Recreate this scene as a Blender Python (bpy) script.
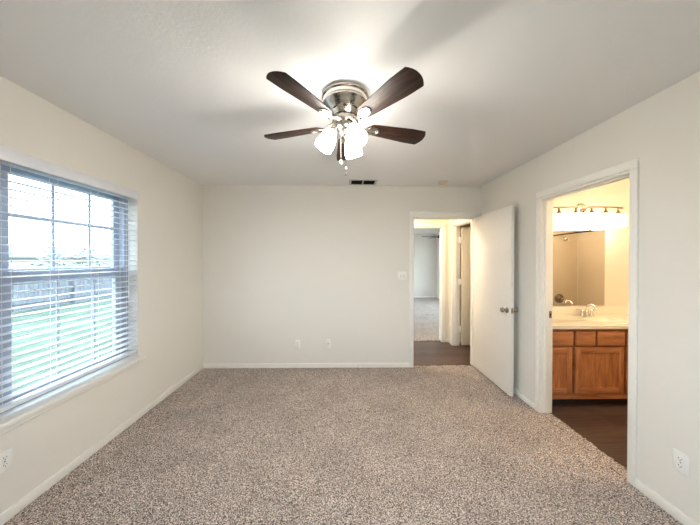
import bpy, bmesh, math, random
from mathutils import Vector, Matrix
import numpy as np

PI = math.pi
R = math.radians
S = bpy.context.scene
COL = S.collection
for o in list(bpy.data.objects):
    bpy.data.objects.remove(o)

# ------------------------------------------------------------------ camera
cam_data = bpy.data.cameras.new('camera')
cam_data.sensor_width = 36.0
cam_data.lens = 263.0 / 700.0 * 36.0
cam_data.shift_x = 3.6 / 700.0
cam_data.shift_y = -0.6 / 700.0
cam_data.clip_start = 0.02
cam_data.clip_end = 300
cam = bpy.data.objects.new('camera', cam_data)
COL.objects.link(cam)
cam.matrix_world = (Matrix.Translation((0, 0, 1.44)) @ Matrix.Rotation(R(-0.92), 4, 'Z')
                    @ Matrix.Rotation(R(89.63), 4, 'X') @ Matrix.Rotation(R(0.1), 4, 'Z'))
S.camera = cam

# ------------------------------------------------------------------ view, world, lights
S.view_settings.view_transform = 'Standard'
S.view_settings.look = 'None'
S.view_settings.gamma = 1.0
S.view_settings.use_curve_mapping = False
S.view_settings.exposure = 2.05
S.cycles.max_bounces = 14
S.cycles.diffuse_bounces = 8
S.cycles.glossy_bounces = 4
S.cycles.transparent_max_bounces = 16
S.cycles.caustics_reflective = False
S.cycles.caustics_refractive = False
S.cycles.sample_clamp_indirect = 8.0

SKY = 2.7
FAN_LAMP = 10.5
FAN_BULB = 3.1
VANITY_LAMP = 1.5
HALL_LAMP = 17.0
BATH_FILL = 12.5

world = bpy.data.worlds.new('overcast_sky')
S.world = world
world.use_nodes = True
wn = world.node_tree
wn.nodes.clear()
w_out = wn.nodes.new('ShaderNodeOutputWorld')
w_bg = wn.nodes.new('ShaderNodeBackground')
w_geo = wn.nodes.new('ShaderNodeTexCoord')
w_sep = wn.nodes.new('ShaderNodeSeparateXYZ')
w_ramp = wn.nodes.new('ShaderNodeValToRGB')
w_ramp.color_ramp.elements[0].position = 0.0
w_ramp.color_ramp.elements[0].color = (0.81, 0.91, 1.0, 1)
w_ramp.color_ramp.elements[1].position = 0.9
w_ramp.color_ramp.elements[1].color = (0.66, 0.82, 1.0, 1)
wn.links.new(w_geo.outputs['Generated'], w_sep.inputs[0])
wn.links.new(w_sep.outputs['Z'], w_ramp.inputs[0])
wn.links.new(w_ramp.outputs[0], w_bg.inputs['Color'])
w_bg.inputs['Strength'].default_value = SKY
wn.links.new(w_bg.outputs[0], w_out.inputs['Surface'])


def portal(name, loc, rot, sx, sy):
    ld = bpy.data.lights.new(name, 'AREA')
    ld.shape = 'RECTANGLE'
    ld.size = sx
    ld.size_y = sy
    ld.cycles.is_portal = True
    o = bpy.data.objects.new(name, ld)
    COL.objects.link(o)
    o.location = loc
    o.rotation_euler = rot
    return o


def lamp(name, loc, power, colour, radius):
    ld = bpy.data.lights.new(name, 'POINT')
    ld.energy = power
    ld.color = colour
    ld.shadow_soft_size = radius
    o = bpy.data.objects.new(name, ld)
    COL.objects.link(o)
    o.location = loc
    return o


# daylight portals in the window openings (they only guide the sky's own light)
portal('window_daylight_portal', (-2.03, 1.905, 1.305), (0, R(-90), 0), 1.41, 1.01)
portal('rear_daylight_portal', (0.35, -0.83, 1.40), (R(90), 0, 0), 1.5, 1.2)
portal('far_daylight_portal', (-1.73, 7.6, 1.35), (0, R(-90), 0), 1.6, 3.0)
portal('far_right_daylight_portal', (3.73, 7.6, 1.35), (0, R(90), 0), 1.6, 3.0)
lamp('bathroom_fill', (3.35, 1.75, 2.28), BATH_FILL, (1.0, 0.78, 0.52), 0.10)  # added fill near the tub, lifts the bathroom's ambient light
lamp('far_room_fill', (0.6, 7.4, 2.1), 14.0, (1.0, 0.95, 0.9), 0.12)  # added fill brightening the far room, stands in for more daylight
lamp('hall_lamp', (0.45, 3.90, 2.25), HALL_LAMP, (1.0, 0.79, 0.53), 0.09)


# ------------------------------------------------------------------ materials
def new_mat(name):
    m = bpy.data.materials.new(name)
    m.use_nodes = True
    nt = m.node_tree
    b = nt.nodes['Principled BSDF']
    return m, nt, b


def plain(name, col, rough=0.5, metal=0.0, spec=0.5):
    m, nt, b = new_mat(name)
    b.inputs['Base Color'].default_value = (*col, 1)
    b.inputs['Roughness'].default_value = rough
    b.inputs['Metallic'].default_value = metal
    b.inputs['Specular IOR Level'].default_value = spec
    # slight unevenness so no surface is dead flat
    tc = nt.nodes.new('ShaderNodeTexCoord')
    n = nt.nodes.new('ShaderNodeTexNoise')
    n.inputs['Scale'].default_value = 60
    mr = nt.nodes.new('ShaderNodeMapRange')
    mr.inputs['To Min'].default_value = max(0, rough - 0.05)
    mr.inputs['To Max'].default_value = min(1, rough + 0.05)
    nt.links.new(tc.outputs['Object'], n.inputs['Vector'])
    nt.links.new(n.outputs['Fac'], mr.inputs['Value'])
    nt.links.new(mr.outputs[0], b.inputs['Roughness'])
    return m


def painted(name, col, rough=0.75, scale=110, strength=0.12, dist=0.004):
    m, nt, b = new_mat(name)
    b.inputs['Base Color'].default_value = (*col, 1)
    b.inputs['Roughness'].default_value = rough
    b.inputs['Specular IOR Level'].default_value = 0.25
    tc = nt.nodes.new('ShaderNodeTexCoord')
    n = nt.nodes.new('ShaderNodeTexNoise')
    n.inputs['Scale'].default_value = scale
    n.inputs['Detail'].default_value = 3
    bp = nt.nodes.new('ShaderNodeBump')
    bp.inputs['Strength'].default_value = strength
    bp.inputs['Distance'].default_value = dist
    nt.links.new(tc.outputs['Object'], n.inputs['Vector'])
    nt.links.new(n.outputs['Fac'], bp.inputs['Height'])
    nt.links.new(bp.outputs[0], b.inputs['Normal'])
    return m


def emissive(name, col, strength, base=(0.9, 0.9, 0.88)):
    m, nt, b = new_mat(name)
    b.inputs['Base Color'].default_value = (*base, 1)
    b.inputs['Roughness'].default_value = 0.3
    b.inputs['Emission Color'].default_value = (*col, 1)
    b.inputs['Emission Strength'].default_value = strength
    return m


def carpet_mat(name, dark, mid, light, scale=150):
    m, nt, b = new_mat(name)
    b.inputs['Roughness'].default_value = 1.0
    b.inputs['Specular IOR Level'].default_value = 0.05
    b.inputs['Sheen Weight'].default_value = 0.15
    tc = nt.nodes.new('ShaderNodeTexCoord')
    n = nt.nodes.new('ShaderNodeTexNoise')
    n.inputs['Scale'].default_value = scale
    n.inputs['Detail'].default_value = 2.5
    n.inputs['Roughness'].default_value = 0.6
    r = nt.nodes.new('ShaderNodeValToRGB')
    e = r.color_ramp.elements
    e[0].position = 0.39
    e[0].color = (*dark, 1)
    e[1].position = 0.61
    e[1].color = (*light, 1)
    k = e.new(0.5)
    k.color = (*mid, 1)
    n2 = nt.nodes.new('ShaderNodeTexNoise')
    n2.inputs['Scale'].default_value = 3.0
    n2.inputs['Detail'].default_value = 4
    mr = nt.nodes.new('ShaderNodeMapRange')
    mr.inputs['From Min'].default_value = 0.35
    mr.inputs['From Max'].default_value = 0.65
    mr.inputs['To Min'].default_value = 0.9
    mr.inputs['To Max'].default_value = 1.08
    mx = nt.nodes.new('ShaderNodeMix')
    mx.data_type = 'RGBA'
    mx.blend_type = 'MULTIPLY'
    mx.inputs['Factor'].default_value = 1
    bp = nt.nodes.new('ShaderNodeBump')
    bp.inputs['Strength'].default_value = 0.6
    bp.inputs['Distance'].default_value = 0.008
    L = nt.links.new
    L(tc.outputs['Object'], n.inputs['Vector'])
    L(tc.outputs['Object'], n2.inputs['Vector'])
    L(n.outputs['Fac'], r.inputs[0])
    L(n2.outputs['Fac'], mr.inputs['Value'])
    L(r.outputs[0], mx.inputs['A'])
    L(mr.outputs[0], mx.inputs['B'])
    L(mx.outputs['Result'], b.inputs['Base Color'])
    L(n.outputs['Fac'], bp.inputs['Height'])
    L(bp.outputs[0], b.inputs['Normal'])
    return m


def wood(name, dark, light, stretch, scale=6.0, rough=0.4, contrast=(0.35, 0.68), coat=0.0, fine=0.35):
    """grain: stretch = per-axis scale, small along the grain"""
    m, nt, b = new_mat(name)
    L = nt.links.new
    tc = nt.nodes.new('ShaderNodeTexCoord')
    mp = nt.nodes.new('ShaderNodeMapping')
    mp.inputs['Scale'].default_value = stretch
    n = nt.nodes.new('ShaderNodeTexNoise')
    n.inputs['Scale'].default_value = scale
    n.inputs['Detail'].default_value = 6
    n.inputs['Distortion'].default_value = 0.6
    w = nt.nodes.new('ShaderNodeTexNoise')
    w.inputs['Scale'].default_value = scale * 5
    w.inputs['Detail'].default_value = 4
    mm = nt.nodes.new('ShaderNodeMath')
    mm.operation = 'MULTIPLY_ADD'
    mm.inputs[1].default_value = fine
    ad = nt.nodes.new('ShaderNodeMath')
    ad.operation = 'SUBTRACT'
    ad.inputs[1].default_value = fine * 0.5
    r = nt.nodes.new('ShaderNodeValToRGB')
    r.color_ramp.elements[0].position = contrast[0]
    r.color_ramp.elements[0].color = (*dark, 1)
    r.color_ramp.elements[1].position = contrast[1]
    r.color_ramp.elements[1].color = (*light, 1)
    L(tc.outputs['Object'], mp.inputs['Vector'])
    L(mp.outputs[0], n.inputs['Vector'])
    L(mp.outputs[0], w.inputs['Vector'])
    L(w.outputs['Fac'], mm.inputs[0])
    L(n.outputs['Fac'], mm.inputs[2])
    L(mm.outputs[0], ad.inputs[0])
    L(ad.outputs[0], r.inputs[0])
    L(r.outputs[0], b.inputs['Base Color'])
    b.inputs['Roughness'].default_value = rough
    b.inputs['Coat Weight'].default_value = coat
    b.inputs['Coat Roughness'].default_value = 0.25
    return m


def plank_floor(name):
    m, nt, b = new_mat(name)
    L = nt.links.new
    tc = nt.nodes.new('ShaderNodeTexCoord')
    br = nt.nodes.new('ShaderNodeTexBrick')
    br.offset = 0.37
    br.inputs['Color1'].default_value = (0.036, 0.020, 0.014, 1)
    br.inputs['Color2'].default_value = (0.105, 0.062, 0.044, 1)
    br.inputs['Mortar'].default_value = (0.012, 0.007, 0.005, 1)
    br.inputs['Scale'].default_value = 1.0
    br.inputs['Mortar Size'].default_value = 0.0015
    br.inputs['Brick Width'].default_value = 1.2
    br.inputs['Row Height'].default_value = 0.15
    mp = nt.nodes.new('ShaderNodeMapping')
    mp.inputs['Scale'].default_value = (1.5, 22, 1)
    n = nt.nodes.new('ShaderNodeTexNoise')
    n.inputs['Scale'].default_value = 3
    n.inputs['Detail'].default_value = 6
    mr = nt.nodes.new('ShaderNodeMapRange')
    mr.inputs['From Min'].default_value = 0.3
    mr.inputs['From Max'].default_value = 0.7
    mr.inputs['To Min'].default_value = 0.55
    mr.inputs['To Max'].default_value = 1.5
    mx = nt.nodes.new('ShaderNodeMix')
    mx.data_type = 'RGBA'
    mx.blend_type = 'MULTIPLY'
    mx.inputs['Factor'].default_value = 1
    L(tc.outputs['Object'], br.inputs['Vector'])
    L(tc.outputs['Object'], mp.inputs['Vector'])
    L(mp.outputs[0], n.inputs['Vector'])
    L(n.outputs['Fac'], mr.inputs['Value'])
    L(br.outputs['Color'], mx.inputs['A'])
    L(mr.outputs[0], mx.inputs['B'])
    L(mx.outputs['Result'], b.inputs['Base Color'])
    b.inputs['Roughness'].default_value = 0.42
    return m


def glass_mat(name):
    m = bpy.data.materials.new(name)
    m.use_nodes = True
    nt = m.node_tree
    nt.nodes.clear()
    out = nt.nodes.new('ShaderNodeOutputMaterial')
    t = nt.nodes.new('ShaderNodeBsdfTransparent')
    t.inputs['Color'].default_value = (0.95, 0.98, 0.97, 1)
    g = nt.nodes.new('ShaderNodeBsdfGlossy')
    g.inputs['Roughness'].default_value = 0.02
    mix = nt.nodes.new('ShaderNodeMixShader')
    mix.inputs[0].default_value = 0.05
    nt.links.new(t.outputs[0], mix.inputs[1])
    nt.links.new(g.outputs[0], mix.inputs[2])
    nt.links.new(mix.outputs[0], out.inputs['Surface'])
    return m


def brushed(name, col, rough=0.28):
    m, nt, b = new_mat(name)
    b.inputs['Base Color'].default_value = (*col, 1)
    b.inputs['Metallic'].default_value = 1.0
    tc = nt.nodes.new('ShaderNodeTexCoord')
    mp = nt.nodes.new('ShaderNodeMapping')
    mp.inputs['Scale'].default_value = (4, 4, 90)
    n = nt.nodes.new('ShaderNodeTexNoise')
    n.inputs['Scale'].default_value = 8
    mr = nt.nodes.new('ShaderNodeMapRange')
    mr.inputs['To Min'].default_value = rough * 0.7
    mr.inputs['To Max'].default_value = rough * 1.4
    nt.links.new(tc.outputs['Object'], mp.inputs['Vector'])
    nt.links.new(mp.outputs[0], n.inputs['Vector'])
    nt.links.new(n.outputs['Fac'], mr.inputs['Value'])
    nt.links.new(mr.outputs[0], b.inputs['Roughness'])
    return m


def grass_mat(name):
    m, nt, b = new_mat(name)
    tc = nt.nodes.new('ShaderNodeTexCoord')
    n = nt.nodes.new('ShaderNodeTexNoise')
    n.inputs['Scale'].default_value = 1.6
    n.inputs['Detail'].default_value = 8
    r = nt.nodes.new('ShaderNodeValToRGB')
    r.color_ramp.elements[0].position = 0.35
    r.color_ramp.elements[0].color = (0.050, 0.078, 0.055, 1)
    r.color_ramp.elements[1].position = 0.68
    r.color_ramp.elements[1].color = (0.095, 0.128, 0.098, 1)
    nt.links.new(tc.outputs['Object'], n.inputs['Vector'])
    nt.links.new(n.outputs['Fac'], r.inputs[0])
    nt.links.new(r.outputs[0], b.inputs['Base Color'])
    b.inputs['Roughness'].default_value = 1
    b.inputs['Specular IOR Level'].default_value = 0.1
    return m


M = {}
M['wall'] = painted('wall_paint', (0.735, 0.712, 0.668))
M['ceiling'] = painted('ceiling_paint', (0.79, 0.795, 0.80), scale=70, strength=0.2)
M['trim'] = plain('white_trim_paint', (0.83, 0.815, 0.77), 0.45)
M['door'] = plain('white_door_paint', (0.76, 0.74, 0.70), 0.5)
M['bath_wall'] = painted('bathroom_wall_paint', (0.70, 0.645, 0.545))
M['hall_wall'] = painted('hall_wall_paint', (0.72, 0.66, 0.55))
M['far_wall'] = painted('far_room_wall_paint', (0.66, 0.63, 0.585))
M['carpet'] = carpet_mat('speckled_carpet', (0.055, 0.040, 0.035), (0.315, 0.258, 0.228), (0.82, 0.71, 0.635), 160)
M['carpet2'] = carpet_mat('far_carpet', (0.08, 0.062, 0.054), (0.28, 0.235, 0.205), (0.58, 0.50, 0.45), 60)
M['plank'] = plank_floor('dark_vinyl_plank')
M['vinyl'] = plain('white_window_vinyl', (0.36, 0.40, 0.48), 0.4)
M['blind'] = plain('blind_white', (0.80, 0.82, 0.87), 0.4)
_b = M['blind'].node_tree.nodes['Principled BSDF']
_tr = M['blind'].node_tree.nodes.new('ShaderNodeBsdfTranslucent')
_tr.inputs['Color'].default_value = (0.80, 0.86, 0.95, 1)
_mx = M['blind'].node_tree.nodes.new('ShaderNodeMixShader')
_mx.inputs[0].default_value = 0.14
M['blind'].node_tree.links.new(_b.outputs[0], _mx.inputs[1])
M['blind'].node_tree.links.new(_tr.outputs[0], _mx.inputs[2])
M['blind'].node_tree.links.new(_mx.outputs[0], M['blind'].node_tree.nodes['Material Output'].inputs['Surface'])
M['cord'] = plain('blind_cord', (0.8, 0.8, 0.8), 0.7)
M['glass'] = glass_mat('window_glass')
M['blade'] = wood('walnut_blade', (0.008, 0.004, 0.003), (0.048, 0.021, 0.013), (1.2, 14, 6), 4.0, 0.5)
M['blade'].node_tree.nodes['Principled BSDF'].inputs['Specular IOR Level'].default_value = 0.25
M['nickel'] = brushed('brushed_nickel', (0.50, 0.46, 0.41), 0.24)
M['nickel_bright'] = brushed('polished_nickel', (0.72, 0.68, 0.62), 0.12)
M['vent_dark'] = plain('dark_vent_slot', (0.015, 0.013, 0.012), 0.7)
M['fan_glass'] = emissive('lit_frosted_glass', (1.0, 0.93, 0.84), FAN_LAMP)
M['crystal'] = plain('clear_pull', (0.75, 0.75, 0.75), 0.1, 0.6)
M['plate'] = plain('white_plastic', (0.80, 0.79, 0.77), 0.35)
M['slot'] = plain('dark_slot', (0.02, 0.02, 0.02), 0.6)
M['detector'] = plain('ivory_plastic', (0.62, 0.55, 0.40), 0.5)
M['register'] = plain('register_metal', (0.58, 0.56, 0.53), 0.5)
M['knob'] = brushed('satin_nickel_knob', (0.42, 0.38, 0.34), 0.2)
M['oak_v'] = wood('honey_oak_upright', (0.28, 0.092, 0.032), (0.56, 0.235, 0.092), (10, 10, 1.1), 3.2, 0.4, (0.3, 0.72), 0.2)
M['oak_h'] = wood('honey_oak_level', (0.28, 0.092, 0.032), (0.56, 0.235, 0.092), (1.1, 10, 10), 3.2, 0.4, (0.3, 0.72), 0.2)
M['oak_dark'] = wood('oak_frame', (0.18, 0.058, 0.022), (0.36, 0.135, 0.050), (1.5, 8, 8), 3.2, 0.45, (0.3, 0.72), 0.1)
M['toe'] = plain('dark_toe_kick', (0.02, 0.012, 0.01), 0.7)
M['marble'] = plain('cultured_marble', (0.80, 0.74, 0.62), 0.18)
M['chrome'] = plain('chrome', (0.78, 0.76, 0.72), 0.1, 1.0)
M['mirror'] = plain('mirror_silver', (0.80, 0.79, 0.76), 0.02, 1.0)
M['mirror'].node_tree.nodes['Principled BSDF'].inputs['Roughness'].default_value = 0.0
for lk in list(M['mirror'].node_tree.links):
    if lk.to_socket.name == 'Roughness':
        M['mirror'].node_tree.links.remove(lk)
M['vanity_glass'] = emissive('lit_vanity_glass', (1.0, 0.80, 0.55), VANITY_LAMP)
M['bronze'] = plain('bronze_bar', (0.33, 0.23, 0.15), 0.35, 0.9)
M['surround'] = plain('shower_surround', (0.72, 0.65, 0.54), 0.25)
M['rod'] = plain('dark_rod', (0.03, 0.025, 0.02), 0.35, 0.6)
M['grass'] = grass_mat('lawn_grass')
M['fence'] = wood('weathered_fence', (0.075, 0.083, 0.10), (0.155, 0.17, 0.195), (1, 7, 0.6), 3, 0.9)
M['siding'] = plain('pale_siding', (0.42, 0.42, 0.41), 0.8)
M['shingle'] = plain('grey_shingle', (0.12, 0.14, 0.165), 0.9)
M['leaf'] = plain('pale_leaf', (0.17, 0.21, 0.17), 0.8)
M['bark'] = plain('bark', (0.14, 0.11, 0.09), 0.9)
M['fan_dark'] = plain('dark_fan_blade', (0.03, 0.025, 0.02), 0.5)


# ------------------------------------------------------------------ mesh helpers
class MB:
    def __init__(self):
        self.bm = bmesh.new()

    def box(self, x0, x1, y0, y1, z0, z1, bevel=0.0, mat=None, seg=2):
        t = bmesh.new()
        bmesh.ops.create_cube(t, size=1)
        for v in t.verts:
            v.co = Vector((x0 + (v.co.x + .5) * (x1 - x0), y0 + (v.co.y + .5) * (y1 - y0), z0 + (v.co.z + .5) * (z1 - z0)))
        if bevel > 0:
            bmesh.ops.bevel(t, geom=t.edges[:], offset=bevel, segments=seg, profile=0.5, affect='EDGES')
        return self._add(t, mat)

    def _add(self, t, mat=None):
        if mat is not None:
            bmesh.ops.transform(t, matrix=mat, verts=t.verts[:])
        me = bpy.data.meshes.new('tmp')
        t.to_mesh(me)
        t.free()
        self.bm.from_mesh(me)
        bpy.data.meshes.remove(me)
        return self

    def lathe(self, prof, seg=32, mat=None, close=False):
        t = bmesh.new()
        rings = []
        for (r, z) in prof:
            if r < 1e-6:
                rings.append([t.verts.new((0, 0, z))])
            else:
                rings.append([t.verts.new((r * math.cos(2 * PI * k / seg), r * math.sin(2 * PI * k / seg), z)) for k in range(seg)])
        prs = list(zip(rings, rings[1:]))
        if close:
            prs.append((rings[-1], rings[0]))
        for a, b in prs:
            if len(a) == 1 and len(b) == 1:
                continue
            for k in range(seg):
                k2 = (k + 1) % seg
                if len(a) == 1:
                    t.faces.new((a[0], b[k], b[k2]))
                elif len(b) == 1:
                    t.faces.new((a[k], b[0], a[k2]))
                else:
                    t.faces.new((a[k], b[k], b[k2], a[k2]))
        bmesh.ops.recalc_face_normals(t, faces=t.faces[:])
        return self._add(t, mat)

    def tube(self, pts, rad, seg=10, mat=None):
        """swept round tube with caps; rad is a number or a list"""
        t = bmesh.new()
        pts = [Vector(p) for p in pts]
        n = len(pts)
        rads = rad if isinstance(rad, (list, tuple)) else [rad] * n
        up = None
        rings = []
        for i, p in enumerate(pts):
            d = (pts[min(i + 1, n - 1)] - pts[max(i - 1, 0)]).normalized()
            if up is None:
                a = Vector((0, 0, 1)) if abs(d.z) < 0.9 else Vector((1, 0, 0))
                up = (a - d * a.dot(d)).normalized()
            else:
                up = (up - d * up.dot(d)).normalized()
            s = d.cross(up)
            rings.append([t.verts.new(p + (up * math.cos(2 * PI * k / seg) + s * math.sin(2 * PI * k / seg)) * rads[i]) for k in range(seg)])
        for a, b in zip(rings, rings[1:]):
            for k in range(seg):
                k2 = (k + 1) % seg
                t.faces.new((a[k], a[k2], b[k2], b[k]))
        t.faces.new(rings[0][::-1])
        t.faces.new(rings[-1])
        bmesh.ops.recalc_face_normals(t, faces=t.faces[:])
        return self._add(t, mat)

    def prism(self, outline, z0, z1, bevel=0.0, mat=None):
        """outline of (x, y) extruded from z0 to z1"""
        t = bmesh.new()
        lo = [t.verts.new((x, y, z0)) for x, y in outline]
        hi = [t.verts.new((x, y, z1)) for x, y in outline]
        n = len(outline)
        t.faces.new(lo[::-1])
        t.faces.new(hi)
        for k in range(n):
            k2 = (k + 1) % n
            t.faces.new((lo[k], lo[k2], hi[k2], hi[k]))
        bmesh.ops.recalc_face_normals(t, faces=t.faces[:])
        if bevel > 0:
            es = [e for e in t.edges if abs(e.verts[0].co.z - e.verts[1].co.z) < 1e-6]
            bmesh.ops.bevel(t, geom=es, offset=bevel, segments=2, profile=0.5, affect='EDGES')
        return self._add(t, mat)

    def build(self, name, mat, parent=None, origin=(0, 0, 0), smooth=True, angle=35):
        me = bpy.data.meshes.new(name)
        if any(origin):
            bmesh.ops.translate(self.bm, vec=-Vector(origin), verts=self.bm.verts[:])
        self.bm.to_mesh(me)
        self.bm.free()
        me.materials.append(mat)
        if smooth:
            me.polygons.foreach_set('use_smooth', [True] * len(me.polygons))
            me.set_sharp_from_angle(angle=R(angle))
        o = bpy.data.objects.new(name, me)
        COL.objects.link(o)
        if parent is not None:
            o.parent = parent
        else:
            o.location = origin
        return o


def tag(o, label, cat, group=None):
    o['label'] = label
    o['category'] = cat
    if group:
        o['group'] = group
    return o


def thing(name, label, cat, loc=(0, 0, 0), rot=(0, 0, 0), group=None):
    o = bpy.data.objects.new(name, None)
    COL.objects.link(o)
    o.empty_display_size = 0.05
    o.location = loc
    o.rotation_euler = rot
    return tag(o, label, cat, group)


def struct(o):
    o['kind'] = 'structure'
    return o


def copy_tree(o, parent=None):
    c = o.copy()
    COL.objects.link(c)
    c.parent = parent
    for ch in list(o.children):
        copy_tree(ch, c)
    return c


def wall_boxes(axis, a0, a1, u0, u1, z0, z1, holes=()):
    """slab between a0..a1 on its thin axis ('x' or 'y'), u0..u1 along, with rectangular holes (ua, ub, za, zb)"""
    mb = MB()

    def add(ua, ub, za, zb):
        if ub - ua < 1e-5 or zb - za < 1e-5:
            return
        if axis == 'x':
            mb.box(a0, a1, ua, ub, za, zb)
        else:
            mb.box(ua, ub, a0, a1, za, zb)
    u = u0
    for (ua, ub, za, zb) in sorted(holes):
        add(u, ua, z0, z1)
        add(ua, ub, z0, za)
        add(ua, ub, zb, z1)
        u = ub
    add(u, u1, z0, z1)
    return mb


# ------------------------------------------------------------------ dimensions
XL, XR = -1.85, 1.872          # bedroom left / right wall faces
YB, YF = 3.52, -0.70           # back wall face, wall behind the camera
HC = 2.435                     # ceiling
T = 0.115                      # partition thickness
XR2 = XR + T                   # bathroom side of the right wall
YB2 = YB + T                   # hall side of the back wall
WY0, WY1, WZ0, WZ1 = 1.40, 2.41, 0.56, 2.045   # window opening in the left wall
DX0, DX1, DZ = 0.960, 1.803, 2.03            # bedroom door opening
BY0, BY1 = 1.677, 2.45                        # bathroom door opening
HY = 4.60                                     # hall far wall face
FX0, FX1 = 0.99, 1.756                        # far room doorway
CY0, CY1 = 3.74, 4.41                         # hall side door opening
FY = 10.05                                    # far wall of the far room
BYB, BYF = 3.02, 0.95                         # bathroom mirror wall / tub end wall
BXR = 4.62                                    # bathroom right wall

# ------------------------------------------------------------------ structure
WT = 0.16
struct(wall_boxes('x', XL - WT, XL, YF - 0.12, YB2, -0.02, HC, [(WY0, WY1, WZ0, WZ1)]).build('wall_left', M['wall'], smooth=False))
struct(wall_boxes('y', YB, YB2, XL, XR, -0.02, HC, [(DX0, DX1, -0.02, DZ)]).build('wall_back', M['wall'], smooth=False))
struct(wall_boxes('x', XR, XR2, YF - 0.12, HY + T, -0.02, HC, [(BY0, BY1, -0.02, DZ), (CY0, CY1, -0.02, DZ)]).build('wall_right', M['wall'], smooth=False))
struct(wall_boxes('y', YF - 0.12, YF, XL, XR, -0.02, HC, [(-0.4, 1.1, 0.8, 2.0)]).build('wall_front', M['wall'], smooth=False))
struct(MB().box(XL - WT, XR2, YF - 0.12, YB2, HC, HC + 0.12).build('ceiling', M['ceiling'], smooth=False))

# bathroom shell
struct(wall_boxes('y', BYB, BYB + 0.1, XR2, BXR + 0.1, -0.02, HC).build('wall_bathroom_back', M['bath_wall'], smooth=False))
struct(wall_boxes('y', BYF - 0.1, BYF, XR2, BXR + 0.1, -0.02, HC).build('wall_bathroom_front', M['bath_wall'], smooth=False))
struct(wall_boxes('x', BXR, BXR + 0.1, BYF, BYB, -0.02, HC).build('wall_bathroom_right', M['bath_wall'], smooth=False))
struct(MB().box(XR2, BXR + 0.1, BYF - 0.1, BYB + 0.1, HC, HC + 0.12).build('ceiling_bathroom', M['bath_wall'], smooth=False))
struct(MB().box(XR2 - 0.02, BXR + 0.1, BYF - 0.1, BYB + 0.1, -0.05, 0.0).build('floor_bathroom', M['plank'], smooth=False))

# hall shell
struct(wall_boxes('y', HY, HY + T, -1.6, XR, -0.02, HC, [(FX0, FX1, -0.02, DZ)]).build('wall_hall_back', M['hall_wall'], smooth=False))
struct(wall_boxes('x', -1.6, -1.5, YB2, HY, -0.02, HC).build('wall_hall_left', M['hall_wall'], smooth=False))
struct(MB().box(-1.6, XR2, YB2, HY + T, HC, HC + 0.12).build('ceiling_hall', M['ceiling'], smooth=False))
struct(MB().box(-1.6, XR2 + 1.2, YB + 0.05, HY + 0.045, -0.05, 0.0).build('floor_hall', M['plank'], smooth=False))
# small room behind the hall side door
struct(wall_boxes('y', HY, HY + T, XR2, XR2 + 1.2, -0.02, HC).build('wall_closet_back', M['hall_wall'], smooth=False))
struct(wall_boxes('y', YB2 - 0.1, YB2, XR2, XR2 + 1.2, -0.02, HC).build('wall_closet_front', M['hall_wall'], smooth=False))
struct(wall_boxes('x', XR2 + 1.2, XR2 + 1.3, YB2 - 0.1, HY + T, -0.02, HC).build('wall_closet_right', M['hall_wall'], smooth=False))
struct(MB().box(XR2, XR2 + 1.3, YB2 - 0.1, HY + T, HC, HC + 0.12).build('ceiling_closet', M['ceiling'], smooth=False))
# far room shell
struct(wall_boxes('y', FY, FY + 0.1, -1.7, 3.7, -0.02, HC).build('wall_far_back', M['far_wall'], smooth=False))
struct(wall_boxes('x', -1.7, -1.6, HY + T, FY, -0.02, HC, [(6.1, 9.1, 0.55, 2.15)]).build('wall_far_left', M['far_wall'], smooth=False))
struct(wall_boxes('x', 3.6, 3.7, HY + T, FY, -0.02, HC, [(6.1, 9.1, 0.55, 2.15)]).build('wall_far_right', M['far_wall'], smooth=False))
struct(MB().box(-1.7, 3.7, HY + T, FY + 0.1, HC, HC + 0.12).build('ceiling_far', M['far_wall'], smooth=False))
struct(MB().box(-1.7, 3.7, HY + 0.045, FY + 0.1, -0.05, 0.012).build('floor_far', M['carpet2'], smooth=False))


# bedroom carpet: a real tufted surface
def carpet_floor():
    rng = np.random.default_rng(5)
    x0, x1, y0, y1 = XL, XR, YF, YB
    st = 0.0145
    nx, ny = int((x1 - x0) / st), int((y1 - y0) / st)
    xs = np.linspace(x0, x1, nx)
    ys = np.linspace(y0, y1, ny)
    gx, gy = np.meshgrid(xs, ys)
    jx = rng.uniform(-.35, .35, gx.shape) * st
    jy = rng.uniform(-.35, .35, gx.shape) * st
    gz = rng.uniform(-0.006, 0.005, gx.shape)
    jx[:, 0] = jx[:, -1] = 0
    jy[0, :] = jy[-1, :] = 0
    co = np.stack([gx + jx, gy + jy, gz], -1).reshape(-1, 3)
    idx = np.arange(nx * ny).reshape(ny, nx)
    q = np.stack([idx[:-1, :-1], idx[:-1, 1:], idx[1:, 1:], idx[1:, :-1]], -1).reshape(-1, 4)
    # doorway tongues of the carpet
    extra = []
    polys = q.tolist()
    base = len(co)

    def tongue(ax0, ax1, ay0, ay1):
        nonlocal base
        mx, my = max(2, int((ax1 - ax0) / st) + 1), max(2, int((ay1 - ay0) / st) + 1)
        tx, ty = np.meshgrid(np.linspace(ax0, ax1, mx), np.linspace(ay0, ay1, my))
        tz = rng.uniform(-0.006, 0.006, tx.shape)
        extra.append(np.stack([tx, ty, tz], -1).reshape(-1, 3))
        ii = np.arange(mx * my).reshape(my, mx) + base
        polys.extend(np.stack([ii[:-1, :-1], ii[:-1, 1:], ii[1:, 1:], ii[1:, :-1]], -1).reshape(-1, 4).tolist())
        base += mx * my
    tongue(XR, XR2 - 0.02, BY0, BY1)
    tongue(DX0, DX1, YB, YB + 0.05)
    co = np.concatenate([co] + extra)
    me = bpy.data.meshes.new('floor')
    me.from_pydata(co.tolist(), [], polys)
    me.materials.append(M['carpet'])
    me.polygons.foreach_set('use_smooth', [True] * len(me.polygons))
    o = bpy.data.objects.new('floor', me)
    COL.objects.link(o)
    return struct(o)


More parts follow.
